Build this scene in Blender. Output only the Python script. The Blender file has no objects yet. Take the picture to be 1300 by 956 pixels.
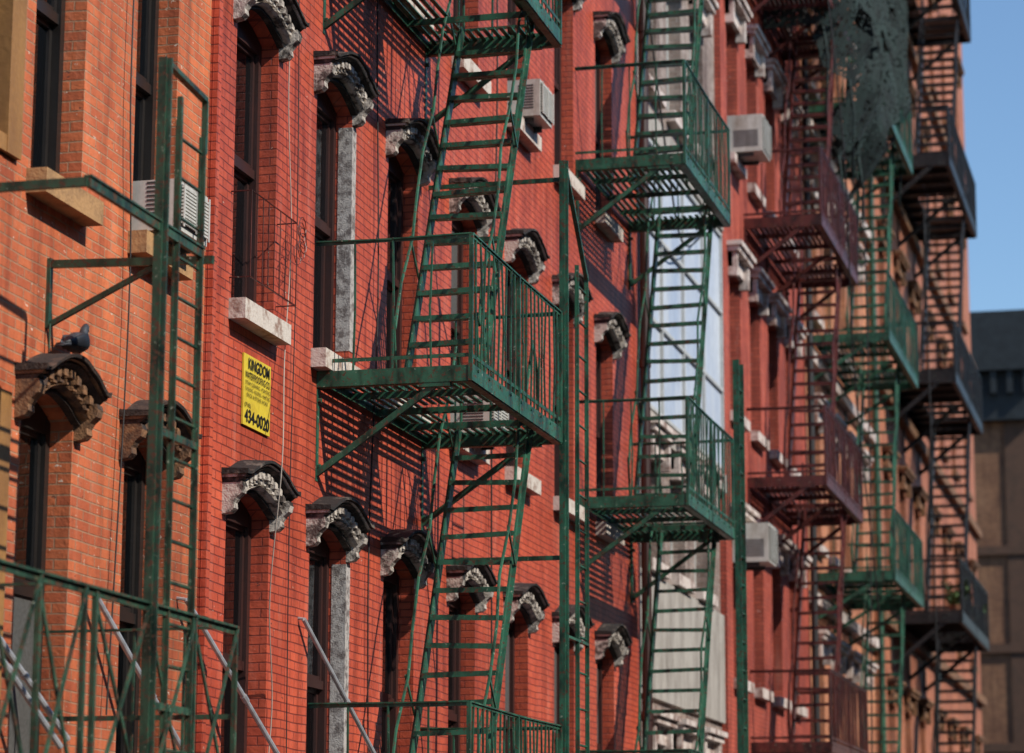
import bpy, math, random
from mathutils import Vector, Matrix, noise
random.seed(7)
scene=bpy.context.scene
COL=scene.collection
V=Vector
GZ=-1.7            # street level; camera stands at z=0

# ------------------------------------------------------------------ mesh builder
class MB:
    th=1.0
    def __init__(s): s.v=[]; s.f=[]; s.m=[]
    def quad(s,pts,mi=0):
        i=len(s.v); s.v+= [tuple(p) for p in pts]; s.f.append(tuple(range(i,i+len(pts)))); s.m.append(mi)
    def box(s,x0,x1,y0,y1,z0,z1,mi=0):
        i=len(s.v)
        s.v+=[(x0,y0,z0),(x1,y0,z0),(x1,y1,z0),(x0,y1,z0),(x0,y0,z1),(x1,y0,z1),(x1,y1,z1),(x0,y1,z1)]
        for f in [(0,3,2,1),(4,5,6,7),(0,1,5,4),(1,2,6,5),(2,3,7,6),(3,0,4,7)]:
            s.f.append(tuple(i+k for k in f)); s.m.append(mi)
    def bar(s,p,q,w,t,mi=0,ref=None,j=0.0012):
        p=V(p)+V([random.uniform(-j,j) for _ in range(3)]); q=V(q)+V([random.uniform(-j,j) for _ in range(3)])
        a=(q-p)
        if a.length<1e-6: return
        a.normalize()
        r=V(ref) if ref else (V((0,0,1)) if abs(a.z)<.9 else V((1,0,0)))
        u=a.cross(r).normalized(); v=a.cross(u).normalized()
        u*=w/2*s.th; v*=t/2*s.th
        i=len(s.v)
        s.v+=[tuple(c) for c in (p-u-v,p+u-v,p+u+v,p-u+v,q-u-v,q+u-v,q+u+v,q-u+v)]
        for f in [(0,3,2,1),(4,5,6,7),(0,1,5,4),(1,2,6,5),(2,3,7,6),(3,0,4,7)]:
            s.f.append(tuple(i+k for k in f)); s.m.append(mi)
    def tube(s,pts,r,n=8,mi=0):
        pts=[V(p) for p in pts]; rs=r if isinstance(r,(list,tuple)) else [r*s.th]*len(pts)
        rings=[]; prev=None
        for k,p in enumerate(pts):
            a=(pts[min(k+1,len(pts)-1)]-pts[max(k-1,0)]).normalized()
            ref=prev if prev else (V((0,0,1)) if abs(a.z)<.9 else V((1,0,0)))
            u=(ref-a*ref.dot(a)).normalized(); prev=u; w=a.cross(u)
            i=len(s.v); rings.append(i)
            for q in range(n):
                t=2*math.pi*q/n; s.v.append(tuple(p+(u*math.cos(t)+w*math.sin(t))*rs[k]))
        for k in range(len(rings)-1):
            for q in range(n):
                a=rings[k];b=rings[k+1]; s.f.append((a+q,a+(q+1)%n,b+(q+1)%n,b+q)); s.m.append(mi)
        s.f.append(tuple(rings[0]+q for q in reversed(range(n)))); s.m.append(mi)
        s.f.append(tuple(rings[-1]+q for q in range(n))); s.m.append(mi)
    def obj(s,name,mats,parent=None,smooth=False):
        me=bpy.data.meshes.new(name); me.from_pydata(s.v,[],s.f); me.update()
        for m in mats: me.materials.append(m)
        me.polygons.foreach_set("material_index",s.m)
        if smooth: me.polygons.foreach_set("use_smooth",[True]*len(s.f))
        o=bpy.data.objects.new(name,me); COL.objects.link(o)
        if parent: o.parent=parent
        return o
def empty(name):
    o=bpy.data.objects.new(name,None); COL.objects.link(o); o.empty_display_size=.3; return o

# ------------------------------------------------------------------ materials
class NT:
    def __init__(s,name):
        s.mat=bpy.data.materials.new(name); s.mat.use_nodes=True; s.t=s.mat.node_tree
        s.b=s.t.nodes["Principled BSDF"]; s.out=s.t.nodes["Material Output"]
    def n(s,ty,**k):
        x=s.t.nodes.new(ty)
        for a,b in k.items(): setattr(x,a,b)
        return x
    def l(s,a,b): s.t.links.new(a,b)
    def noise(s,vec,scale,detail=3,rough=.6):
        x=s.n("ShaderNodeTexNoise"); x.inputs["Scale"].default_value=scale; x.inputs["Detail"].default_value=detail; x.inputs["Roughness"].default_value=rough
        s.l(vec,x.inputs["Vector"]); return x.outputs["Fac"]
    def ramp(s,fac,a,b,ca=(0,0,0,1),cb=(1,1,1,1)):
        x=s.n("ShaderNodeValToRGB"); x.color_ramp.elements[0].position=a; x.color_ramp.elements[1].position=b
        x.color_ramp.elements[0].color=ca; x.color_ramp.elements[1].color=cb; s.l(fac,x.inputs[0]); return x.outputs[0]
    def mix(s,fac,a,b,mode='MIX'):
        x=s.n("ShaderNodeMix",data_type='RGBA',blend_type=mode)
        for sock,val in ((x.inputs[0],fac),(x.inputs[6],a),(x.inputs[7],b)):
            if hasattr(val,"is_linked"): s.l(val,sock)
            else: sock.default_value=val if isinstance(val,(int,float)) else (*val[:3],1)
        return x.outputs[2]
    def math(s,op,a,b=0.0):
        x=s.n("ShaderNodeMath",operation=op)
        for sock,val in ((x.inputs[0],a),(x.inputs[1],b)):
            if hasattr(val,"is_linked"): s.l(val,sock)
            else: sock.default_value=val
        return x.outputs[0]
    def coord(s): return s.n("ShaderNodeTexCoord").outputs["Object"]
    def scalev(s,vec,sc):
        x=s.n("ShaderNodeMapping"); x.inputs["Scale"].default_value=sc; s.l(vec,x.inputs["Vector"]); return x.outputs[0]
    def bump(s,h,dist,strength=1.0):
        x=s.n("ShaderNodeBump"); x.inputs["Distance"].default_value=dist; x.inputs["Strength"].default_value=strength
        s.l(h,x.inputs["Height"]); s.l(x.outputs[0],s.b.inputs["Normal"])

def brick_mat(name,c1,c2,mortar,chip=(.55,.5,.45),chip_amt=.72,paint=False,dirt=.5,bw=.172,bh=.058,rough=.75):
    t=NT(name); co=t.coord()
    sp=t.n("ShaderNodeSeparateXYZ"); t.l(co,sp.inputs[0])
    u=t.math('ADD',sp.outputs[0],sp.outputs[1])
    cb=t.n("ShaderNodeCombineXYZ"); t.l(u,cb.inputs[0]); t.l(sp.outputs[2],cb.inputs[1])
    nz=t.n("ShaderNodeTexNoise"); nz.inputs["Scale"].default_value=2.5; nz.inputs["Detail"].default_value=0; t.l(co,nz.inputs["Vector"])
    sub=t.n("ShaderNodeVectorMath",operation='SUBTRACT'); t.l(nz.outputs["Color"],sub.inputs[0]); sub.inputs[1].default_value=(.5,.5,.5)
    scl=t.n("ShaderNodeVectorMath",operation='SCALE'); t.l(sub.outputs[0],scl.inputs[0]); scl.inputs["Scale"].default_value=.022
    ad=t.n("ShaderNodeVectorMath",operation='ADD'); t.l(cb.outputs[0],ad.inputs[0]); t.l(scl.outputs[0],ad.inputs[1])
    br=t.n("ShaderNodeTexBrick"); t.l(ad.outputs[0],br.inputs["Vector"])
    br.inputs["Scale"].default_value=1; br.inputs["Brick Width"].default_value=bw; br.inputs["Row Height"].default_value=bh
    br.inputs["Mortar Size"].default_value=.0055 if not paint else .0048; br.inputs["Mortar Smooth"].default_value=.35
    br.inputs["Bias"].default_value=-.1; br.inputs["Color1"].default_value=(*c1,1); br.inputs["Color2"].default_value=(*c2,1); br.inputs["Mortar"].default_value=(*mortar,1)
    big=t.noise(t.scalev(co,(.6,.6,.35)),1.3,4,.65)
    fine=t.noise(co,22,2,.7)
    streak=t.noise(t.scalev(co,(3,3,.35)),2.2,3,.6)
    c=br.outputs["Color"]
    c=t.mix(t.ramp(big,.42,.74),c,(.56,.50,.50),'MULTIPLY')
    c=t.mix(t.ramp(big,.30,.5,(1,1,1,1),(0,0,0,1)),c,(1.10,1.15,1.15),'MULTIPLY')
    c=t.mix(t.math('MULTIPLY',t.ramp(streak,.48,.70),dirt),c,(.40,.32,.30),'MULTIPLY')
    c=t.mix(t.math('MULTIPLY',t.ramp(streak,.22,.42,(1,1,1,1),(0,0,0,1)),.16),c,chip)
    c=t.mix(t.math('MULTIPLY',t.ramp(fine,.35,.7),.4),c,(1.3,1.22,1.15),'MULTIPLY')
    sp2=t.noise(t.scalev(co,(1,1,1.6)),15,3,.75)
    c=t.mix(t.ramp(sp2,chip_amt,chip_amt+.05),c,chip)
    c=t.mix(t.ramp(sp2,.28,.33,(1,1,1,1),(0,0,0,1)),c,(.06,.03,.025))
    t.l(c,t.b.inputs["Base Color"]); t.b.inputs["Roughness"].default_value=rough
    h=t.math('ADD',t.math('SUBTRACT',1.0,br.outputs["Fac"]),t.math('MULTIPLY',fine,.6))
    t.bump(h,.008 if not paint else .007,1.0)
    return t.mat

def rough_mat(name,c,c2,scale=6,lo=.4,hi=.65,rough=.8,bump=.004,streak=False,metal=0.0):
    t=NT(name); co=t.coord()
    f=t.noise(t.scalev(co,(1,1,.3)) if streak else co,scale,4,.7)
    f2=t.noise(co,scale*7,1,.7)
    col=t.mix(t.ramp(f,lo,hi),c,c2)
    col=t.mix(t.math('MULTIPLY',f2,.5),col,(.5,.5,.5),'MULTIPLY')
    t.l(col,t.b.inputs["Base Color"]); t.b.inputs["Roughness"].default_value=rough; t.b.inputs["Metallic"].default_value=metal
    if bump>.0015: t.bump(f2,bump)
    return t.mat

def iron_mat(name,c,light,rust=(.085,.035,.018),amt=.6,rough=.45):
    t=NT(name); co=t.coord()
    a=t.noise(co,3.2,3,.7); b=t.noise(co,24,3,.8); d=t.noise(t.scalev(co,(1,1,.4)),9,3,.6)
    col=t.mix(t.ramp(a,.35,.7),c,light)
    col=t.mix(t.ramp(d,.45,.66),col,tuple(x*.28 for x in c))
    r=t.ramp(b,amt,amt+.06)
    col=t.mix(r,col,rust)
    col=t.mix(t.ramp(b,.29,.35,(1,1,1,1),(0,0,0,1)),col,(.30,.34,.26))
    t.l(col,t.b.inputs["Base Color"])
    t.l(t.math('ADD',t.math('MULTIPLY',r,.35),rough),t.b.inputs["Roughness"])
    t.b.inputs["Specular IOR Level"].default_value=.45
    return t.mat

def plain(name,c,rough=.6):
    return rough_mat(name,c,tuple(x*.75 for x in c),5,.35,.7,rough,.001)

def glass_mat():
    t=NT("window_glass"); t.t.nodes.remove(t.b)
    co=t.coord(); nz=t.noise(co,1.8,0,.5)
    bp=t.n("ShaderNodeBump"); bp.inputs["Distance"].default_value=.02; bp.inputs["Strength"].default_value=.35; t.l(nz,bp.inputs["Height"])
    fr=t.n("ShaderNodeFresnel"); fr.inputs[0].default_value=1.5; t.l(bp.outputs[0],fr.inputs["Normal"])
    gl=t.n("ShaderNodeBsdfGlossy"); gl.inputs["Roughness"].default_value=.03; gl.inputs["Color"].default_value=(.9,.95,1,1); t.l(bp.outputs[0],gl.inputs["Normal"])
    tr=t.n("ShaderNodeBsdfTransparent"); tr.inputs[0].default_value=(.62,.68,.68,1)
    mx=t.n("ShaderNodeMixShader"); t.l(t.math('MULTIPLY',fr.outputs[0],1.4),mx.inputs[0]); t.l(tr.outputs[0],mx.inputs[1]); t.l(gl.outputs[0],mx.inputs[2])
    t.l(mx.outputs[0],t.out.inputs[0]); return t.mat
def net_mat():
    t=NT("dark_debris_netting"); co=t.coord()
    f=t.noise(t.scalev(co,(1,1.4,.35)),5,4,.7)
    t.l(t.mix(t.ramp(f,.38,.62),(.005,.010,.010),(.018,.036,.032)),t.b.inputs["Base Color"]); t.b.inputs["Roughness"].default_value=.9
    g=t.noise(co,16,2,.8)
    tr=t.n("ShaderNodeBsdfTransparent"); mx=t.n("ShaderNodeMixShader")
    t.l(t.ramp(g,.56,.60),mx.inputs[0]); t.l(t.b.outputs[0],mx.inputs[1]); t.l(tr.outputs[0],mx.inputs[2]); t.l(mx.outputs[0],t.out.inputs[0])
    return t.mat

M={}
M['brick0']=brick_mat("orange_brick",(.60,.155,.055),(.45,.10,.038),(.44,.23,.13),(.72,.58,.46),.655,False,.65)
M['brick1']=brick_mat("red_painted_brick",(.56,.095,.043),(.47,.070,.033),(.24,.036,.021),(.60,.44,.35),.695,True,.7,rough=.55)
M['brick3']=brick_mat("dark_red_brick",(.48,.088,.048),(.38,.062,.036),(.22,.05,.032),(.6,.45,.4),.67,True,.8)
M['brick4']=brick_mat("tan_brick",(.62,.24,.11),(.46,.16,.075),(.38,.21,.13),(.7,.6,.5),.65,False,.8)
M['brick5']=brick_mat("rust_brick",(.52,.17,.078),(.38,.11,.055),(.34,.18,.11),(.7,.6,.5),.65,False,.8)
M['brick2']=brick_mat("grey_brick",(.36,.28,.24),(.22,.16,.13),(.30,.26,.23),(.6,.58,.55),.64,False,.9)
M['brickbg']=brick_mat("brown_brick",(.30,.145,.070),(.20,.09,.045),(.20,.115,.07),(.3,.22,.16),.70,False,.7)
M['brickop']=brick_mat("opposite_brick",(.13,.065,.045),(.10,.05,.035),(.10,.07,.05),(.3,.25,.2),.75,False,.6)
M['stone_dark']=rough_mat("sooty_stone",(.018,.014,.012),(.20,.155,.125),6,.53,.70,.85,.006)
M['stone_pale']=rough_mat("weathered_stone",(.60,.53,.46),(.09,.07,.06),7,.47,.60,.85,.006)
M['stone_grey']=rough_mat("grey_painted_stone",(.50,.46,.43),(.18,.15,.14),14,.45,.60,.8,.004)
M['brown_dark']=rough_mat("dark_brownstone",(.028,.019,.015),(.13,.075,.05),7,.45,.72,.85,.006)
M['brown_mid']=rough_mat("brownstone",(.30,.145,.065),(.07,.04,.027),7,.43,.62,.85,.006)
M['sill_tan']=rough_mat("tan_sill_stone",(.50,.28,.12),(.26,.145,.07),6,.45,.7,.85,.004)
M['bg_trim']=rough_mat("brown_trim",(.12,.062,.038),(.08,.045,.028),3,.45,.7,.85,.004)
M['sill_pale']=rough_mat("pale_sill_stone",(.68,.60,.52),(.32,.20,.15),7,.5,.66,.85,.004)
M['tan_board']=rough_mat("tan_board",(.38,.185,.055),(.26,.12,.04),4,.4,.7,.6,.002,True)
M['lint_white']=rough_mat("white_lintel",(.70,.60,.54),(.26,.16,.13),4,.46,.62,.8,.003)
M['frame_dark']=plain("dark_window_frame",(.022,.018,.016),.4)
M['frame_red']=rough_mat("dark_red_window_frame",(.045,.014,.011),(.03,.012,.010),6,.4,.7,.5,.001)
M['frame_white']=plain("white_window_frame",(.6,.6,.57),.45)
M['glass']=glass_mat()
M['blind']=rough_mat("window_blind",(.28,.28,.27),(.20,.20,.19),3,.4,.7,.8,.001,True)
M['screen']=rough_mat("insect_screen",(.10,.10,.095),(.07,.07,.065),60,.4,.6,.7,.001)
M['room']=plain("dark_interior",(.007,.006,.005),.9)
M['green1']=iron_mat("green_painted_iron",(.017,.088,.050),(.034,.145,.085),amt=.56)
M['green0']=iron_mat("dark_green_painted_iron",(.022,.062,.038),(.042,.105,.06),amt=.54)
M['green4']=iron_mat("teal_painted_iron",(.018,.085,.050),(.034,.14,.085),amt=.58)
M['red_iron']=iron_mat("oxblood_painted_iron",(.075,.012,.010),(.12,.022,.016),amt=.58)
M['black_iron']=iron_mat("black_painted_iron",(.008,.008,.009),(.016,.015,.016),rust=(.04,.018,.012),amt=.60)
M['galv']=rough_mat("galvanised_steel",(.5,.5,.51),(.30,.30,.31),12,.4,.7,.35,.001,False,.3)
M['panel']=rough_mat("pale_blue_render",(.42,.50,.64),(.68,.72,.76),1.1,.35,.7,.5,.002,True)
M['concrete']=rough_mat("beige_concrete",(.46,.42,.37),(.24,.21,.18),3,.42,.7,.8,.004,True)
M['ac']=rough_mat("cream_metal_casing",(.62,.60,.54),(.36,.31,.25),5,.5,.75,.45,.001,True)
M['ac_dark']=plain("dark_grille",(.05,.05,.05),.6)
M['cable_w']=plain("pale_cable",(.5,.42,.35),.6)
M['cable_k']=plain("black_cable",(.02,.02,.02),.6)
M['roof']=rough_mat("tar_roof",(.05,.05,.05),(.08,.08,.08),3)
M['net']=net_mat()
M['cornice']=rough_mat("dark_cornice",(.012,.017,.020),(.024,.032,.037),3,.4,.7,.6,.003)
M['pot']=plain("terracotta_pot",(.35,.14,.07),.8)
M['leaf']=rough_mat("plant_leaves",(.035,.085,.02),(.08,.13,.03),9,.4,.6,.6,.001)

# ------------------------------------------------------------------ building pieces
def facade(name,Y0,Y1,Z1,wins,mwall,frame='frame_dark',depth=.15,back=-9,X=0.0,Z0=GZ,parent=None,curt=.5,reveal=None,seed=1):
    rnd=random.Random(seed)
    e=parent or empty(name)
    w=MB(); ys={Y0,Y1}; zs={Z0,Z1}
    for (yc,ww,a,b,r) in wins: ys|={round(yc-ww/2,4),round(yc+ww/2,4)}; zs|={round(a,4),round(b,4)}
    ys=sorted(ys); zs=sorted(zs)
    def inside(y,z):
        for (yc,ww,a,b,r) in wins:
            if abs(y-yc)<ww/2 and a<z<b: return True
        return False
    for i in range(len(ys)-1):
        for k in range(len(zs)-1):
            if not inside((ys[i]+ys[i+1])/2,(zs[k]+zs[k+1])/2):
                w.quad([(X,ys[i],zs[k]),(X,ys[i+1],zs[k]),(X,ys[i+1],zs[k+1]),(X,ys[i],zs[k+1])])
    for (y) in (Y0+.003,Y1-.003):
        w.quad([(X,y,Z0),(X,y,Z1),(back,y,Z1),(back,y,Z0)])
    w.quad([(back,Y0,Z0),(back,Y0,Z1),(back,Y1,Z1),(back,Y1,Z0)])
    w.quad([(X,Y0,Z1),(X,Y1,Z1),(back,Y1,Z1),(back,Y0,Z1)],1)
    fr=MB(); gl=MB(); cu=MB()
    rm=2
    for (yc,ww,a,b,r) in wins:
        y0=yc-ww/2; y1=yc+ww/2; D=X-depth-.12
        N=8
        top=[(y0+ww*i/N, b-r+r*(1-((2*i/N-1)**2))) for i in range(N+1)] if r>0 else [(y0,b),(y1,b)]
        sp=b-r
        w.quad([(X,y0,a),(X,y0,sp),(D,y0,sp),(D,y0,a)],rm); w.quad([(X,y1,a),(D,y1,a),(D,y1,sp),(X,y1,sp)],rm)
        w.quad([(X,y0,a),(D,y0,a),(D,y1,a),(X,y1,a)],rm)
        for i in range(len(top)-1):
            p,q=top[i],top[i+1]
            w.quad([(X,p[0],p[1]),(X,q[0],q[1]),(D,q[0],q[1]),(D,p[0],p[1])],rm)
            if r>0: w.quad([(X,p[0],p[1]),(X,q[0],q[1]),(X,q[0],b),(X,p[0],b)],0)
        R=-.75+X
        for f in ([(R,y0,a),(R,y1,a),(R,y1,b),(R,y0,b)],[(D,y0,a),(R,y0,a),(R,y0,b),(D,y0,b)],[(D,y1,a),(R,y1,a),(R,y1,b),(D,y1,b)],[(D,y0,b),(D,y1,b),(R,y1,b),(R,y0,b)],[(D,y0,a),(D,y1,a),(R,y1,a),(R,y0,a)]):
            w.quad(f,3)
        fx=X-depth; ft=.055
        fr.box(fx-.09,fx,y0+.002,y0+ft,a+.002,b-.002); fr.box(fx-.09,fx,y1-ft,y1-.002,a+.002,b-.002)
        fr.box(fx-.088,fx-.002,y0+ft,y1-ft,a+.002,a+.05)
        fr.box(fx-.088,fx-.002,y0+ft,y1-ft,sp-.07,b-.003)
        zm=a+(b-a)*rnd.choice([.5,.5,.47])
        fr.box(fx-.05,fx-.012,y0+ft,y1-ft,zm-.03,zm+.03)
        for (u0,u1,xx) in ((zm+.03,sp-.07,fx-.045),(a+.05,zm-.03,fx-.068)):
            fr.box(xx-.02,xx+.018,y0+ft,y0+ft+.035,u0,u1); fr.box(xx-.02,xx+.018,y1-ft-.035,y1-ft,u0,u1)
            fr.box(xx-.018,xx+.016,y0+ft+.035,y1-ft-.035,u0,u0+.03); fr.box(xx-.018,xx+.016,y0+ft+.035,y1-ft-.035,u1-.03,u1)
            gl.quad([(xx,y0+ft+.03,u0+.02),(xx,y1-ft-.03,u0+.02),(xx,y1-ft-.03,u1-.02),(xx,y0+ft+.03,u1-.02)])
        k=rnd.random()
        if k<curt:
            lo=rnd.uniform(.35,.75); zb=b-(b-a)*lo
            n=10
            for i in range(n):
                ya=y0+.06+(ww-.12)*i/n; yb=y0+.06+(ww-.12)*(i+1)/n
                xa=fx-.12-.012*(i%2); xb=fx-.12-.012*((i+1)%2)
                cu.quad([(xa,ya,zb),(xb,yb,zb),(xb,yb,b-.02),(xa,ya,b-.02)],0)
        elif k<curt+.35:
            u=(a+.05,zm-.02) if rnd.random()<.4 else (zm,sp-.05)
            cu.quad([(fx-.028,y0+ft,u[0]),(fx-.028,y1-ft,u[0]),(fx-.028,y1-ft,u[1]),(fx-.028,y0+ft,u[1])],1)
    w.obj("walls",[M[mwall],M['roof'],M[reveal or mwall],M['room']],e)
    fr.obj("window_frames",[M[frame]],e); gl.obj("window_glass",[M['glass']],e)
    if cu.v: cu.obj("blinds",[M['blind'],M['screen']],e)
    return e

def hood(mb,yc,w,za,rise=.13,X=0.0):
    """moulded segmental window hood: materials 0 dark cap,1 pale body"""
    N=28
    def zf(t):
        t=min(abs(t)/.88,1)
        return rise*(.35*(1+math.cos(math.pi*t))/2+.65*(1-t**2.3))-rise
    jj=random.uniform(-.008,.008)
    def strip(zt,zb,x0,x1,t0,t1,mi,x1b=None):
        x1b=x1 if x1b is None else x1b
        P=[]
        for i in range(N+1):
            t=t0+(t1-t0)*i/N; y=yc+t*w/2; z=za+zf(t)+.004*noise.noise(V((y*9,za,zt*20)))
            fl=.012 if abs(t)>.93 else 0
            ex=.006*noise.noise(V((y*14,za*3,zt*11)))
            P.append([(x0,y,z+zt+fl),(x1+ex,y,z+zt-.012+fl),(x1b+ex,y,z+zb),(x0,y,z+zb)])
        for i in range(N):
            a=P[i];b=P[i+1]
            for k in range(4):
                mb.quad([a[k],b[k],b[(k+1)%4],a[(k+1)%4]],mi)
        mb.quad(P[0][::-1],mi); mb.quad(P[-1],mi)
    x=X-.01
    strip(0,-.030,x,X+.185+jj,-1.0,1.0,0,X+.18)
    strip(-.029,-.048,x,X+.165,-.98,.98,1,X+.155)
    strip(-.047,-.080,x,X+.15,-.96,.96,0,X+.11)
    strip(-.078,-.165,x,X+.045,-.93,.93,0)
    strip(-.163,-.190,x,X+.09,-.90,.90,1,X+.07)
    strip(-.188,-.215,x,X+.04,-.86,.86,0)
    n=max(6,int(w/.098))
    for i in range(n):
        if random.random()<.03: continue
        t=-.80+1.60*(i+.5)/n; y=yc+t*w/2; z=za+zf(t)
        mb.box(X+.04,X+.120+random.uniform(-.006,.004),y-.026,y+.026,z-.122-random.uniform(0,.006),z-.081,1)
        mb.box(X+.04,X+.095,y-.024,y+.024,z-.158,z-.122,1)
    for sgn in (-1,1):
        yb=yc+sgn*w/2*.88; h0=za-rise
        prof=[(0,-.0),(.13,-.0),(.140,-.03),(.13,-.07),(.095,-.10),(.075,-.13),(.080,-.165),(.055,-.19),(0,-.20)]
        hw=.038
        A=[(X-.01+p[0]+.01,yb-hw,h0+p[1]-.075) for p in prof]; B=[(p[0],yb+hw,p[2]) for p in A]
        mb.quad(A,1); mb.quad(B[::-1],1)
        for k in range(len(prof)):
            j=(k+1)%len(prof); mb.quad([A[k],A[j],B[j],B[k]],1 if k>1 else 0)

def lintel(mb,yc,w,z,X=0.0,mi=0):
    mb.box(X-.01,X+.06,yc-w/2,yc+w/2,z,z+.2,mi)
    mb.box(X-.01,X+.16,yc-w/2-.06,yc+w/2+.06,z+.2,z+.27,mi)
    mb.box(X-.01,X+.20,yc-w/2-.09,yc+w/2+.09,z+.27,z+.33,mi)
    for s in (-1,1): mb.box(X-.008,X+.12,yc+s*(w/2-.05)-.05,yc+s*(w/2-.05)+.05,z-.12,z+.198,mi)

def sill(mb,yc,w,z,X=0.0,mi=0,h=.13,p=.11):
    j=random.uniform(-.004,.004)
    mb.box(X-.10,X+p+j,yc-w/2-.05,yc+w/2+.05,z-h,z+.002,mi)

# ---- B0 orange brick
b0=[]
for r,zt in enumerate((-.6,2.65,5.85,9.05,12.25)):
    if zt<1: continue
    for yc,ww in ((10.0,.72),(12.16,.80),(13.08,.66),(14.46,.64)):
        b0.append((yc,ww,zt-2.08,zt,.11))
B0=facade("orange_brick_tenement",4.0,15.33,14.2,b0,'brick0',seed=4,curt=.25,depth=.13)
t=MB(); s=MB(); bd=MB()
for (yc,ww,a,b,r) in b0:
    if abs(yc-12.16)<.01:
        y1=yc+ww/2
        bd.box(-.14,.03,y1-.16,y1+.01,a+.01,b-.10,0); bd.box(-.14,.028,yc-ww/2+.004,yc-ww/2+.09,a+.01,b-.14,0)
        bd.box(-.138,.026,yc-ww/2+.09,y1-.16,b-.30,b-.10,0); bd.box(-.138,.026,yc-ww/2+.09,y1-.16,a+.01,a+.1,0)
        continue
    hood(t,yc,ww+.20,b+.20,rise=.135); sill(s,yc,ww,a+.002,h=.13,p=.12)
t.obj("window_hoods",[M['brown_dark'],M['brown_mid']],B0); s.obj("window_sills",[M['sill_tan']],B0)
bd.obj("board_surrounds",[M['tan_board']],B0)

# ---- B1 red painted brick
yc1=[16.14,17.76,19.47,21.25,23.05,24.85,26.65]
b1=[]
for r,za in enumerate((2.76,5.955,9.155,12.355)):
    for y in yc1: b1.append((y,.80,za-2.23,za-.20,.11))
B1=facade("red_brick_tenement",15.33,28.4,14.6,b1,'brick1',X=.02,frame='frame_red',seed=5,curt=.3,depth=.12)
t=MB(); s=MB(); g=MB()
for (yc,ww,a,b,r) in b1:
    hood(t,yc,1.0,b+.20,X=.02); sill(s,yc,ww-.02,a+.002,X=.02)
    if abs(yc-17.76)<.01: g.box(-.08,.026,yc+ww/2-.004,yc+ww/2+.09,a+.15,b-.22,0)
t.obj("window_hoods",[M['stone_dark'],M['stone_pale']],B1); s.obj("window_sills",[M['sill_pale']],B1)
g.obj("jamb_facing",[M['stone_grey']],B1)
g=MB(); g.box(.015,.05,15.335,15.40,GZ,14.6,0)
g.box(0,.45,15.33,28.4,14.1,14.75,0); g.obj("cornice",[M['brick1']],B1)

# ---- B2 pale rendered building
b2=[]
for za in (.4,3.9): 
    for y in (29.4,30.9,32.4): b2.append((y,.9,za-.2,za+1.3 if za<1 else za+1.0,0))
for za in (9.2,12.6):
    for y in (29.4,30.9,32.4): b2.append((y,.9,za,za+1.8,0))
B2=facade("pale_rendered_building",28.4,33.7,16.5,b2,'brick2',X=-.05,frame='frame_white',seed=8,curt=.6)
p=MB()
z=5.4
for i in range(3):
    for k in range(4):
        y0=28.42+k*1.315; zz=z+i*1.02
        p.box(-.06,-.01+.004*((i+k)%2),y0+.02,y0+1.295,zz+.015,zz+1.0,0)
for k in range(5): p.box(-.06,.03,28.4+k*1.31,28.44+k*1.31,5.35,8.5,1)
for i in range(4): p.box(-.06,.028,28.44,33.69,z+i*1.02-.02,z+i*1.02+.02,1)
p.box(-.06,.0,28.41,33.69,2.2,3.55,2); p.box(-.06,.05,28.41,33.69,5.1,5.33,2); p.box(-.06,.05,28.41,33.69,8.52,8.8,2)
p.obj("facade_panels",[M['panel'],M['frame_white'],M['concrete']],B2)
s=MB()
for (yc,ww,a,b,r) in b2: lintel(s,yc,1.0,b+.01,X=-.05); sill(s,yc,ww,a+.002,X=-.05)
s.obj("lintels_and_sills",[M['lint_white']],B2)

# ---- B3
b3=[]
for za in (1.5,5.0,8.45,11.9,15.3):
    for y in (34.6,36.2,37.8,39.4): b3.append((y,.85,za-2.2,za-.3,0))
B3=facade("dark_red_brick_tenement",33.7,41.0,17.5,b3,'brick3',X=.03,seed=11,curt=.4)
s=MB()
for (yc,ww,a,b,r) in b3: lintel(s,yc,1.0,b+.005,X=.03); sill(s,yc,ww,a+.002,X=.03)
s.obj("lintels_and_sills",[M['lint_white']],B3)
# ---- B4
b4=[]
for za in (1.3,5.0,8.7,12.5,16.2):
    for y in (42.2,44.0,45.8,47.6): b4.append((y,.95,za+.5,za+2.5,0))
B4=facade("tan_brick_tenement",41.0,49.5,20.5,b4,'brick4',X=0,frame='frame_white',seed=13,curt=.6)
s=MB()
for (yc,ww,a,b,r) in b4: lintel(s,yc,1.1,b+.005); sill(s,yc,ww,a+.002)
for z in (4.6,8.4,12.2): s.box(-.01,.12,41.02,49.48,z-.1,z+.08)
s.obj("lintels_and_sills",[M['lint_white']],B4)
# ---- B5
b5=[]
for za in (.8,5.2,9.6,14.0,18.4,22.8):
    for y in (51.5,54.2,57,60,63,66,69.5): b5.append((y,1.1,za+.7,za+3.0,.15))
B5=facade("rust_brick_tenement",49.5,72.0,28.5,b5,'brick5',X=.05,seed=17,curt=.5)
s=MB()
for (yc,ww,a,b,r) in b5: lintel(s,yc,1.3,b+.005,X=.05); sill(s,yc,ww,a+.002,X=.05)
for z in (5.2,9.6,14.0,18.4): s.box(0,.2,49.52,71.98,z-.15,z+.05)
s.obj("lintels_and_sills",[M['brown_mid']],B5)

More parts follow.
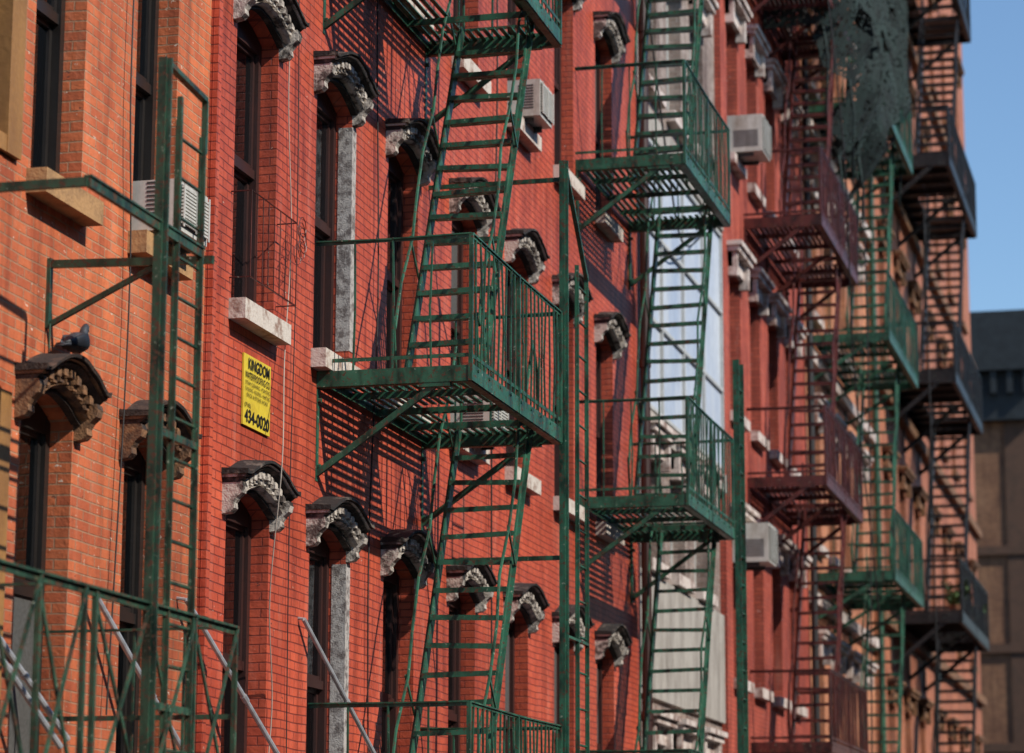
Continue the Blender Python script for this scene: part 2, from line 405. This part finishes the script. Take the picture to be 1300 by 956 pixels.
# ---- background corner building across the side street
bg=empty("corner_brick_building")
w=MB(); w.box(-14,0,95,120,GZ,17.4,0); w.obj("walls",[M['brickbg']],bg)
w=MB(); w.box(-14.2,.35,94.6,120.2,16.6,18.3,0); w.box(-14.5,.9,94.2,120.5,18.3,20.2,0); w.box(-14.3,.6,94.4,120.3,20.2,20.45,0)
for i in range(26): w.box(-14+i*.56,-13.8+i*.56,94.3,94.62,17.5,18.28,0)
w.obj("cornice",[M['cornice']],bg)
w=MB(); g=MB(); fr=MB()
for z in (2.5,6,9.4,12.8):
    w.box(-14.05,.12,94.86,95.02,z-.9,z-.6,0)
    for x in (-12.5,-9.6,-6.6,-3.0):
        w.box(x-.75,x+.75,94.8,95.02,z+2.12,z+2.45,0); w.box(x-.7,x+.7,94.8,95.02,z-.15,z,0)
        g.box(x-.55,x+.55,94.93,95.03,z+.02,z+2.1,0); fr.box(x-.55,x+.55,94.9,94.94,z+1.0,z+1.08,0)
w.box(-.75,.06,94.93,95.02,GZ,17.39,0)
w.obj("stone_trim",[M['bg_trim']],bg); g.obj("window_glass",[M['room']],bg); fr.obj("window_frames",[M['bg_trim']],bg)
a=MB(); zt=20.4
a.tube([(-2.6,97,zt),(-2.6,97,zt+1.0)],.05,6); a.bar((-3.5,97,zt+.45),(-1.7,97,zt+.45),.07,.07); a.bar((-2.9,97,zt+.75),(-2.3,97,zt+.75),.06,.06)
a.obj("rooftop_antenna",[M['cable_k']])

# ---- opposite side of the street
ox=17.5
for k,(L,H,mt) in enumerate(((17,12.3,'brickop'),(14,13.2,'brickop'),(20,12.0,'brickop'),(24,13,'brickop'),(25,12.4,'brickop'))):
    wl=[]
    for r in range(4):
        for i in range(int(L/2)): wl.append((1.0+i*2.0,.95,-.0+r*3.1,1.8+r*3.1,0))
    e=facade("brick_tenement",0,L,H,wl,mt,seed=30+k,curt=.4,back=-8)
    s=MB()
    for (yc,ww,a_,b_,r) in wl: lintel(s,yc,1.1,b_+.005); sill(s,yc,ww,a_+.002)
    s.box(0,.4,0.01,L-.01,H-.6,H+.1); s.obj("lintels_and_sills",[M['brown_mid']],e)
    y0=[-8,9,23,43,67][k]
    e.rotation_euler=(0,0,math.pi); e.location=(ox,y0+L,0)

# ------------------------------------------------------------------ fire escapes
def fire_escape(name,Ya,Yb,b,floors,rh,mat,stair,bal=.125,xw=0.0,endbal=4,top_extra=None,brk=.66,th=1.0):
    m=MB(); m.th=th
    R=random.uniform
    sy0,sy1,sx0,sx1=stair
    for fi,z in enumerate(floors):
        m.bar((b,Ya,z),(b,Yb,z),.018,.115); m.bar((b-.03,Ya,z-.06),(b-.03,Yb,z-.06),.06,.01)
        m.bar((xw+.05,Ya,z),(xw+.05,Yb,z),.012,.06)
        for y in (Ya,Yb): m.bar((xw,y,z-.005),(b,y,z-.005),.018,.11); m.bar((xw,y+.03,z-.06),(b,y+.03,z-.06),.05,.008)
        n=max(2,int((Yb-Ya)/.8)+1)
        for i in range(1,n):
            y=Ya+(Yb-Ya)*i/n
            m.bar((xw+.04,y,z-.01),(b-.01,y,z-.01),.012,.05)
        x=xw+.09
        while x<b-.03:
            segs=[(Ya+.01,Yb-.01)]
            if sx0-.02<x<sx1+.02 and fi>0:
                segs=[(Ya+.01,sy0+(sy1-sy0)*.30),(sy1+.02,Yb-.01)]
            for s0,s1 in segs:
                if s1-s0>.05: m.bar((x,s0,z+.03+R(-.003,.003)),(x+R(-.004,.004),s1,z+.03+R(-.003,.003)),.036,.01)
            x+=.068
        nb=[Ya+.02,Yb-.02]+([(Ya+Yb)/2] if Yb-Ya>2.9 else [])
        for y in nb:
            m.bar((xw+.015,y,z+.03),(xw+.015,y,z-brk-.05),.05,.022,ref=(1,0,0))
            m.bar((xw+.02,y,z-brk),(b*.78,y,z-.07),.03,.042)
            m.bar((b*.78-.12,y,z-.075),(b*.78+.1,y,z-.075),.05,.03)
            for zz in (z-.15,z-brk+.05): m.tube([(xw+.02,y,zz),(xw+.05,y,zz)],.018,6)
        for k in range(int((Yb-Ya)/.3)):
            m.tube([(b+.005,Ya+.15+k*.3,z+.03),(b+.018,Ya+.15+k*.3,z+.03)],.011,6)
        top=z+rh
        for (x0,y0,x1,y1,kk) in ((b,Ya,b,Yb,1),(xw,Ya,b,Ya,0),(xw,Yb,b,Yb,0)):
            sag=R(-.02,.004)
            ym=((x0+x1)/2,(y0+y1)/2,top+sag)
            m.bar((x0,y0,top),ym,.030,.010); m.bar(ym,(x1,y1,top),.030,.010)
            m.bar((x0,y0,top-.015),(x1,y1,top-.015),.007,.028)
            m.bar((x0,y0,z+.12),(x1,y1,z+.12),.008,.026)
            L=math.hypot(x1-x0,y1-y0)
            nn=int(L/bal) if kk else endbal
            for i in range(1,nn):
                f=i/nn; px=x0+(x1-x0)*f; py=y0+(y1-y0)*f; bx_=R(-.014,.014)
                m.bar((px,py,z-.04),(px+bx_,py+R(-.010,.010),z+rh*.5),.013,.013); m.bar((px+bx_,py,z+rh*.5),(px+R(-.004,.004),py+R(-.010,.010),top),.013,.013)
        for (x0,y0) in ((b,Ya),(b,Yb),(b,(Ya+Yb)/2)):
            m.bar((x0,y0,z-.06),(x0,y0,top),.028,.028)
    for fi in range(len(floors)-1):
        z0=floors[fi]; z1=floors[fi+1]
        for x in (sx0,sx1):
            m.bar((x,sy0,z0+.03),(x,sy1,z1+.02),.095,.012,ref=(1,0,0))
            m.bar((x+(.02 if x==sx1 else -.02),sy0,z0+.03),(x+(.02 if x==sx1 else -.02),sy1,z1+.02),.012,.03,ref=(1,0,0))
        n=int(round((z1-z0)/.215))
        for i in range(1,n):
            f=i/n; y=sy0+(sy1-sy0)*f; zz=z0+(z1-z0)*f; tl=R(-.010,.010)
            for k in (-.075,-.025,.025,.075):
                m.bar((sx0,y+k,zz+tl),(sx1,y+k,zz-tl),.036,.009)
            m.bar((sx0,y-.095,zz-.016+tl),(sx1,y-.095,zz-.016-tl),.007,.036)
        off=.62
        for x in (sx0-.03,sx1+.03):
            pts=[(x,sy0-.10,z0+.04),(x,sy0-.20,z0+off*.9)]
            for i in range(9):
                f=.06+i/8*.94; bow=.018*math.sin(i*2.1+x*9)
                pts.append((x+bow,sy0+(sy1-sy0)*f-.24,z0+(z1-z0)*f+off*.45))
            pts+= [(x,sy1-.02,z1+off*1.1),(x,sy1+.12,z1+off*.75),(x,sy1+.14,z1+.04)]
            m.tube(pts,.012,6)
            for f in (.3,.65,.95):
                y=sy0+(sy1-sy0)*f; zz=z0+(z1-z0)*f
                m.bar((x,y,zz),(x,y-.25,zz+off*.45),.012,.022)
    if top_extra: top_extra(m)
    return m.obj(name,[M[mat]])

def ladder(m,X,y0,y1,zb,zt,rung=.28,w=.03):
    for y in (y0,y1): m.bar((X,y,zb),(X,y,zt),.012,w,ref=(1,0,0)); m.bar((X-.012,y,zb),(X-.012,y,zt),.026,.010,ref=(1,0,0))
    z=zb+.1
    while z<zt-.05:
        m.tube([(X-.01,y0,z),(X-.01,y1,z)],.010,6); z+=rung

fl1=[.34,3.54,6.74,9.94]
def ex1(m):
    X=1.14
    m.bar((X,20.17,-.3),(X,20.17,5.75),.05,.014,ref=(0,1,0)); m.bar((X-.02,20.15,-.3),(X-.02,20.15,5.75),.014,.045,ref=(1,0,0))
    ladder(m,X,20.58,20.92,-.3,5.0)
    m.bar((X,20.17,5.7),(X,20.92,4.95),.035,.02); m.bar((X,20.17,2.0),(X,20.92,2.0),.03,.02)
    for z in (5.6,2.6): m.bar((0,20.17,z),(X,20.17,z),.02,.035)
fire_escape("fire_escape",17.46,20.08,1.12,fl1,.97,'green1',(18.30,19.78,.40,.95),top_extra=ex1,bal=.115)
fl2=[.42,3.80,7.18,10.56,13.94]
def ex2(m):
    X=1.14
    for y in (28.12,28.42): m.bar((X,y,-.3),(X,y,5.7),.05,.014,ref=(0,1,0)); m.bar((X-.02,y,-.3),(X-.02,y,5.7),.014,.045,ref=(1,0,0))
    z=0
    while z<5.5: m.tube([(X,28.12,z),(X,28.42,z)],.012,6); z+=.3
fire_escape("fire_escape",25.35,27.9,1.12,fl2,1.0,'green1',(26.35,27.7,.40,.95),top_extra=ex2,xw=.02,bal=.11)
fire_escape("fire_escape",35.4,39.2,1.08,[2.0,5.5,9.05,12.6],1.0,'red_iron',(36.6,38.2,.4,.95),xw=.03,bal=.15,th=1.25)
fire_escape("fire_escape",41.7,45.9,1.25,[1.2,4.96,8.72,12.5,16.2],1.05,'green4',(42.9,44.7,.5,1.05),bal=.14,th=1.25)
fire_escape("fire_escape",51.5,57.6,1.4,[1.0,5.3,9.9,14.2,18.6,23.0],1.1,'black_iron',(53.6,56.2,.55,1.25),bal=.20,xw=.05,brk=.9,th=1.8)

# ---- B0 fire escape
m=MB(); X=1.1
zr=1.37; zf=.42
m.bar((X,8.6,zr),(X,13.03,zr),.04,.012); m.bar((X,8.6,zr-.02),(X,13.03,zr-.02),.01,.036)
m.bar((X,8.6,zf+.1),(X,13.03,zf+.1),.01,.03)
m.bar((X,8.6,zf),(X,13.03,zf),.02,.12)
ys=[8.6,9.35,10.1,10.62,11.1,11.22,11.85,12.45,13.03]
for i,y in enumerate(ys):
    m.bar((X,y,zf-.05),(X,y,zr),.024,.024)
    if i<len(ys)-1 and ys[i+1]-y>.3:
        m.bar((X+.012,y,zf),(X+.012,ys[i+1],zr),.010,.024); m.bar((X-.012,y,zr),(X-.012,ys[i+1],zf),.010,.024)
for y in (8.6,11.0,13.03):
    m.bar((0,y,zf-.01),(X,y,zf-.01),.02,.10); m.bar((0,y,zr),(X,y,zr),.03,.012); m.bar((.02,y,zf-.7),(.85,y,zf-.07),.03,.04)
m.bar((0,13.03,zf+.5),(X,13.03,zf+.5),.01,.026)
for i in range(1,4): m.bar((X*i/4,13.03,zf),(X*i/4,13.03,zr),.012,.012)
x=.09
while x<X: m.bar((x,8.62,zf+.03),(x,13.0,zf+.03),.036,.01); x+=.07
zu=3.18
m.bar((0,10.98,zu),(X,10.98,zu),.025,.042); m.bar((X,10.98,zu),(X,12.42,zu),.025,.042); m.bar((0,10.98,zu-.45),(.62,10.98,zu-.04),.025,.028)
m.bar((X,10.98,zu+.03),(X,12.42,zu+.03),.04,.01)
m.bar((0,13.02,3.33),(.98,12.9,3.27),.025,.042); m.bar((.01,13.02,3.36),(.01,13.02,2.98),.04,.02,ref=(1,0,0)); m.bar((.02,13.02,3.0),(.66,12.95,3.28),.02,.028)
m.tube([(.03,13.0,3.0),(.03,13.0,2.72)],.006,5)
m.bar((X+.02,11.86,-.4),(X+.02,11.86,4.03),.042,.014,ref=(0,1,0)); m.bar((X-.0,11.84,-.4),(X-.0,11.84,4.03),.014,.042,ref=(1,0,0))
ladder(m,X,12.08,12.40,-.4,3.78,rung=.2,w=.03)
m.bar((X,11.86,4.02),(X,12.42,3.98),.035,.025); m.bar((X,12.42,3.98),(X,12.42,3.70),.03,.02,ref=(0,1,0))
m.bar((X,12.08,3.2),(X,12.08,3.9),.025,.025)
for z in (2.2,.9): m.bar((X,11.84,z),(X,12.40,z),.025,.035)
m.obj("fire_escape",[M['green0']])

# ---- light steel awning struts on the facade
def pole(p,q,r=.016):
    m=MB(); m.tube([p,q],r,8); m.tube([V(p)+(V(q)-V(p))*.5,V(p)+(V(q)-V(p))*.53],r*1.35,8)
    m.tube([p,(0,p[1],p[2]+.01)],r*.6,6); m.obj("awning_strut",[M['galv']])
pole((.06,13.6,1.66),(.36,14.6,.62)); pole((.06,11.9,1.5),(.35,12.6,.75)); pole((.06,15.0,1.75),(.36,16.2,.70)); pole((.06,17.15,1.85),(.30,18.3,.85)); pole((.06,12.2,1.42),(.3,12.8,.8))

# ---- advertising sign
sg=empty("advertising_sign")
y0,y1,z0,z1=15.96,16.47,2.97,3.43
m=MB(); m.box(.024,.036,y0,y1,z0,z1,0)
m.obj("panel",[rough_mat("yellow_enamel",(.80,.60,.05),(.62,.42,.04),5,.45,.75,.45,.001)],sg)
ink=plain("black_ink",(.015,.013,.012),.5)
def text(body,w,h,yc,zc,parent,bold=.0):
    cu=bpy.data.curves.new("txt","FONT"); cu.body=body; cu.align_x='CENTER'; cu.align_y='CENTER'; cu.size=1; cu.offset=bold; cu.extrude=.0
    o=bpy.data.objects.new("tmp",cu); COL.objects.link(o); bpy.context.view_layer.update()
    me=bpy.data.meshes.new_from_object(o); bpy.data.objects.remove(o)
    xs=[v.co.x for v in me.vertices]; ys_=[v.co.y for v in me.vertices]
    sx=w/(max(xs)-min(xs)); sy=h/(max(ys_)-min(ys_)); cx=(max(xs)+min(xs))/2; cy=(max(ys_)+min(ys_))/2
    for v in me.vertices: v.co=V((.041,yc+(v.co.x-cx)*sx,zc+(v.co.y-cy)*sy))
    me.materials.clear(); me.materials.append(ink); q=bpy.data.objects.new("lettering",me); COL.objects.link(q); q.parent=parent
yc=(y0+y1)/2
text("KINGDOM",.40,.075,yc+.02,3.375,sg,.02)
text("WATERPROOFING CO.",.47,.045,yc,3.298,sg,.015)
text("STEAM CLEANING - POINTING",.46,.026,yc,3.247,sg)
text("CAULKING - ROOFING - PAINTING",.46,.026,yc,3.208,sg)
text("BRICK & STONE WORK",.40,.026,yc,3.17,sg)
text("(718)",.11,.035,y0+.075,3.10,sg,.01)
text("434-0020",.46,.085,yc,3.035,sg,.02)

# ---- air conditioners
def ac(yc,z,w=.52,h=.36,p=.36,X=0.0):
    e=empty("air_conditioner"); m=MB()
    m.box(X-.25,X+p,yc-w/2,yc+w/2,z,z+h,0)
    m.box(X+p,X+p+.008,yc-w/2+.03,yc+w/2-.03,z+.03,z+h-.03,1)
    n=11
    for i in range(n):
        zz=z+.045+(h-.09)*i/(n-1); m.box(X+p+.008,X+p+.02,yc-w/2+.02,yc+w/2-.02,zz-.006,zz+.006,0)
    for k in (-1,0,1): m.box(X+p+.02,X+p+.026,yc+k*(w/2-.03)-.008,yc+k*(w/2-.03)+.008,z+.02,z+h-.02,0)
    for i in range(9):
        zz=z+.07+i*.026; m.box(X+.06,X+p-.06,yc-w/2-.003,yc-w/2-.001,zz,zz+.012,1)
    m.box(X-.05,X+p*.7,yc-w/2+.06,yc-w/2+.09,z-.05,z,1); m.box(X-.05,X+p*.7,yc+w/2-.09,yc+w/2-.06,z-.05,z,1)
    m.obj("casing",[M['ac'],M['ac_dark']],e)
ac(14.44,3.80,w=.46,h=.30,p=.26); ac(21.25,3.73,h=.34,p=.3,X=.02); ac(23.05,6.95,w=.46,h=.34,p=.26,X=.02); ac(34.6,9.75,w=.6,h=.5,p=.45,X=.03); ac(34.6,4.3,w=.6,h=.5,p=.45,X=.03)

# ---- wrought window guard on red building
m=MB()
ya,yb,za,zb=15.70,16.58,3.86,4.42
for z in (za,zb): m.tube([(.0,ya,z),(.16,ya,z),(.16,yb,z),(.0,yb,z)],.005,5)
for i in range(9):
    y=ya+(yb-ya)*i/8
    m.tube([(.16,y,za),(.16,y,zb)],.0035,5)
for i in range(6):
    cy=yb+.02+.03*i; pts=[(.16+.02*math.sin(i),cy+.07*math.cos(a*.7),za+.35+.09*i/2+.07*math.sin(a*.7)) for a in range(10)]
    m.tube(pts,.003,4)
m.obj("window_guard",[M['red_iron']])

# ---- drainpipes
for (y,x,z1,mt) in ((28.34,.10,14,'frame_red'),(40.9,.12,17,'cable_k'),(49.4,.12,20,'green4')):
    m=MB(); m.tube([(x,y,GZ),(x,y,z1)],.055,10,0)
    z=0
    while z<z1: m.tube([(x,y,z),(x,y,z+.09)],.066,10); m.bar((x,y,z+.04),(-.06,y,z+.04),.03,.03); z+=1.9
    m.obj("drainpipe",[M[mt]])

# ---- cables
def cable(pts,r=.006,mat='cable_k'):
    m=MB(); P=[]
    pts=[V(p) for p in pts]
    for i in range(len(pts)-1):
        a=pts[max(i-1,0)];b=pts[i];c=pts[i+1];d=pts[min(i+2,len(pts)-1)]
        for k in range(8):
            t=k/8; P.append(.5*((2*b)+(c-a)*t+(2*a-5*b+4*c-d)*t*t+(3*b-a-3*c+d)*t**3))
    P.append(pts[-1]); m.tube(P,r,5); m.obj("cable",[M[mat]])
cable([(.05,16.75,6.6),(.04,16.70,5.4),(.05,16.78,4.4),(.10,16.55,3.5),(.22,16.2,2.75),(.12,16.3,1.9),(.06,16.55,1.2),(.05,16.4,.4)],.004,'cable_w')
cable([(.04,16.85,6.9),(.05,16.9,4.5),(.04,16.88,2.5),(.04,16.92,.4)],.004,'cable_k')
cable([(.04,18.7,8.4),(.05,18.65,6.4),(.06,18.72,4.4),(.05,18.6,2.4),(.05,18.7,.3)],.006,'cable_k')
cable([(.05,22.1,9.5),(.06,22.15,7),(.05,22.05,4.5),(.05,22.1,1)],.008,'cable_k')
cable([(1.0,36.0,14),(1.2,37,10.5),(1.1,38.5,7.5),(1.2,40,4),(1.0,41,1.5)],.012,'cable_k')
cable([(1.3,38.4,10.2),(1.3,38.45,6.5),(1.25,38.35,2.0)],.010,'cable_k')
cable([(1.4,46.3,12),(1.42,46.3,6),(1.4,46.2,1)],.014,'cable_k')
cable([(.2,28.2,9.6),(.25,28.9,8.2),(.2,30.2,7.5),(.1,33.0,8.6)],.012,'cable_k')
cable([(.04,14.0,6.0),(.05,13.95,4.6),(.05,14.02,3.3),(.04,13.9,1.0)],.005,'cable_k')

# ---- debris netting wrapped round the upper fire-escape landings
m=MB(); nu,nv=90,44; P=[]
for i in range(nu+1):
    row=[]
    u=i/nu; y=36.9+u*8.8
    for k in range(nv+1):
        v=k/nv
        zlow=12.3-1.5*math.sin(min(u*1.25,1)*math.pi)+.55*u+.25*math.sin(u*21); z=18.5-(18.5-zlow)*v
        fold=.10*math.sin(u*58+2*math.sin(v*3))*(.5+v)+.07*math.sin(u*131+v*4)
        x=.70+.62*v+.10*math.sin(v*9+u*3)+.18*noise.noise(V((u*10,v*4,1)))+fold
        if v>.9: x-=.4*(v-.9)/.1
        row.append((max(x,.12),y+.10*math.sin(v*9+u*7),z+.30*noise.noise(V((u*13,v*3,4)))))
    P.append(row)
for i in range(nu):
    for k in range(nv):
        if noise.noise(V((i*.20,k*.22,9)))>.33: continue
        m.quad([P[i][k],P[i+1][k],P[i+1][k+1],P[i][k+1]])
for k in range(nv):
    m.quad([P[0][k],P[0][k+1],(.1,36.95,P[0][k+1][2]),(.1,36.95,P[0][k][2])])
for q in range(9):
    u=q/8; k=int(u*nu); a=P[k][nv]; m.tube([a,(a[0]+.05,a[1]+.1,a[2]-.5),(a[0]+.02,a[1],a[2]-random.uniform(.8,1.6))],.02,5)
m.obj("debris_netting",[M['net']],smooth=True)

# ---- potted plants on far landings
def plant(x,y,z,h):
    e=empty("potted_plant"); m=MB()
    m.tube([(x,y,z),(x,y,z+.20),(x,y,z+.24)],[.10,.14,.15],12); m.obj("pot",[M['pot']],e)
    l=MB(); rr=random.Random(int(y*10))
    for i in range(14):
        an=rr.uniform(0,6.28); hh=h*rr.uniform(.5,1); d=V((math.cos(an)*.22,math.sin(an)*.22,hh)); l.tube([(x,y,z+.22),V((x,y,z+.22))+d*.6,V((x,y,z+.2))+d],.006,4)
        for k in range(9):
            c=V((x,y,z+.22))+d*rr.uniform(.35,1.05)+V((rr.uniform(-.07,.07),rr.uniform(-.07,.07),rr.uniform(-.05,.05)))
            a=V((rr.uniform(-1,1),rr.uniform(-1,1),rr.uniform(-.6,.8))).normalized()*.07; b=a.cross(V((rr.random(),rr.random(),1))).normalized()*.03
            l.quad([c-a,c+b,c+a,c-b])
    l.obj("foliage",[M['leaf']],e)
plant(1.25,52.2,5.36,.5); plant(1.22,53.3,5.36,.4); plant(1.2,56.6,5.36,.55)

# ---- pigeon on the hood
def pigeon(base):
    e=empty("pigeon"); bx,by,bz=base
    def loft(name,rings,mat,n=14,smooth=True):
        m=MB(); idx=[]
        for (c,rw,rh_,d) in rings:
            c=V(c); d=V(d).normalized(); s_=d.cross(V((0,0,1))).normalized(); u=s_.cross(d)
            idx.append(len(m.v))
            for k in range(n):
                t=2*math.pi*k/n; m.v.append(tuple(V(base)+c+s_*math.cos(t)*rw+u*math.sin(t)*rh_))
        for a,b in zip(idx,idx[1:]):
            for k in range(n): m.f.append((a+k,a+(k+1)%n,b+(k+1)%n,b+k)); m.m.append(0)
        m.f.append(tuple(idx[0]+k for k in reversed(range(n)))); m.m.append(0); m.f.append(tuple(idx[-1]+k for k in range(n))); m.m.append(0)
        return m.obj(name,[mat],e,smooth)
    grey=rough_mat("pigeon_plumage",(.018,.021,.027),(.06,.065,.08),30,.4,.65,.6,.001); dk=plain("dark_plumage",(.013,.015,.02),.5)
    beak=plain("beak_horn",(.12,.10,.09),.5); foot=plain("pink_foot",(.3,.08,.06),.6); eye=plain("orange_eye",(.5,.12,.02),.3)
    loft("body",[((0,-.20,.045),.012,.006,(0,1,.2)),((0,-.15,.06),.03,.016,(0,1,.25)),((0,-.10,.075),.042,.036,(0,1,.25)),((0,-.05,.085),.055,.052,(0,1,.2)),((0,0,.095),.06,.060,(0,1,.3)),((0,.05,.11),.054,.055,(0,.9,.6)),((0,.075,.14),.038,.036,(0,.5,1)),((0,.085,.165),.024,.026,(0,.3,1)),((0,.092,.185),.022,.024,(0,.6,1)),((0,.112,.205),.020,.020,(0,1,.3)),((0,.130,.200),.010,.010,(0,1,-.1))],grey)
    loft("beak",[((0,.126,.200),.008,.007,(0,1,-.2)),((0,.145,.193),.005,.004,(0,1,-.3)),((0,.157,.186),.001,.001,(0,1,-.5))],beak,8)
    for s_ in (-1,1):
        loft("wing",[((s_*.045,.05,.115),.008,.02,(0,-1,-.1)),((s_*.058,.01,.105),.010,.042,(0,-1,-.12)),((s_*.056,-.05,.093),.010,.040,(s_*-.15,-1,-.15)),((s_*.035,-.11,.078),.009,.024,(s_*-.3,-1,-.15)),((s_*.012,-.18,.062),.005,.008,(s_*-.2,-1,-.1))],grey if s_<0 else dk,10)
        loft("eye",[((s_*.017,.112,.210),.0045,.0045,(s_,0,0)),((s_*.021,.112,.210),.003,.003,(s_,0,0))],eye,8)
        m=MB(); L=[(bx+s_*.02,by-.005,bz+.05),(bx+s_*.02,by,bz+.005)]
        m.tube(L,.004,6)
        for dy,dx in ((.03,0),(.024,.014),(.024,-.014),(-.018,0)): m.tube([(bx+s_*.02,by,bz+.005),(bx+s_*.02+dx,by+dy,bz+.003)],.0028,5)
        m.obj("leg",[foot],e)
    loft("tail",[((0,-.14,.06),.026,.008,(0,-1,-.25)),((0,-.20,.045),.03,.005,(0,-1,-.25)),((0,-.25,.032),.028,.003,(0,-1,-.25))],dk,10)
    return e
pigeon((.10,13.20,2.838))

# ------------------------------------------------------------------ ground
m=MB(); m.quad([(-1500,-1500,GZ-.15),(1500,-1500,GZ-.15),(1500,1500,GZ-.15),(-1500,1500,GZ-.15)]); m.obj("ground",[rough_mat("bare_ground",(.10,.09,.08),(.14,.13,.12),.5)])
m=MB(); m.quad([(3.2,-60,GZ-.146),(14.3,-60,GZ-.146),(14.3,400,GZ-.146),(3.2,400,GZ-.146)]); m.obj("road",[rough_mat("asphalt",(.045,.045,.047),(.065,.065,.065),3,bump=.004)])
m=MB()
for x in (8.6,8.85): m.quad([(x,-60,GZ-.142),(x+.1,-60,GZ-.142),(x+.1,300,GZ-.142),(x,300,GZ-.142)])
m.obj("road_marking",[plain("yellow_road_paint",(.6,.42,.05),.6)])
conc=rough_mat("pavement_concrete",(.32,.31,.29),(.24,.23,.22),2)
for x0,x1,nm in ((.0,3.2,"sidewalk"),(14.3,17.5,"sidewalk")):
    m=MB(); m.box(x0+.06,x1,-60,72,GZ-.2,GZ-.003); m.obj(nm,[conc])

# ------------------------------------------------------------------ light
w=bpy.data.worlds.new("World"); scene.world=w; w.use_nodes=True; nt=w.node_tree
sky=nt.nodes.new("ShaderNodeTexSky"); sky.sky_type='NISHITA'; sky.sun_disc=False
sun=V((1.0,-.32,.90)).normalized()
sky.sun_elevation=math.asin(sun.z); sky.sun_rotation=math.atan2(sun.x,sun.y)
sky.air_density=1.25; sky.dust_density=0.0; sky.ozone_density=6.0
bgn=nt.nodes["Background"]; nt.links.new(sky.outputs[0],bgn.inputs[0]); bgn.inputs[1].default_value=.145
ld=bpy.data.lights.new("sun","SUN"); ld.energy=5.0; ld.angle=math.radians(.5); ld.color=(1,.94,.84)
lo=bpy.data.objects.new("sun",ld); COL.objects.link(lo); lo.rotation_euler=(-sun).to_track_quat('-Z','Y').to_euler()

# ------------------------------------------------------------------ camera
yaw,pitch,roll=.2519,.1914,.003
F=V((-math.sin(yaw)*math.cos(pitch),math.cos(yaw)*math.cos(pitch),math.sin(pitch)))
R=V((math.cos(yaw),math.sin(yaw),0)); U=R.cross(F)
R2=R*math.cos(roll)+U*math.sin(roll); U2=-R*math.sin(roll)+U*math.cos(roll)
cd=bpy.data.cameras.new("camera"); cam=bpy.data.objects.new("camera",cd); COL.objects.link(cam); scene.camera=cam
mx=Matrix.Identity(4)
for r in range(3): mx[r][0]=R2[r]; mx[r][1]=U2[r]; mx[r][2]=-F[r]
mx.translation=V((5.9021,0,0)); cam.matrix_world=mx
cd.sensor_width=36; cd.lens=3446.1*36/1300; cd.clip_end=5000; cd.clip_start=.1
cd.dof.use_dof=True; cd.dof.focus_distance=17.8; cd.dof.aperture_fstop=2.3
scene.view_settings.view_transform='Standard'; scene.view_settings.look='None'; scene.view_settings.exposure=0
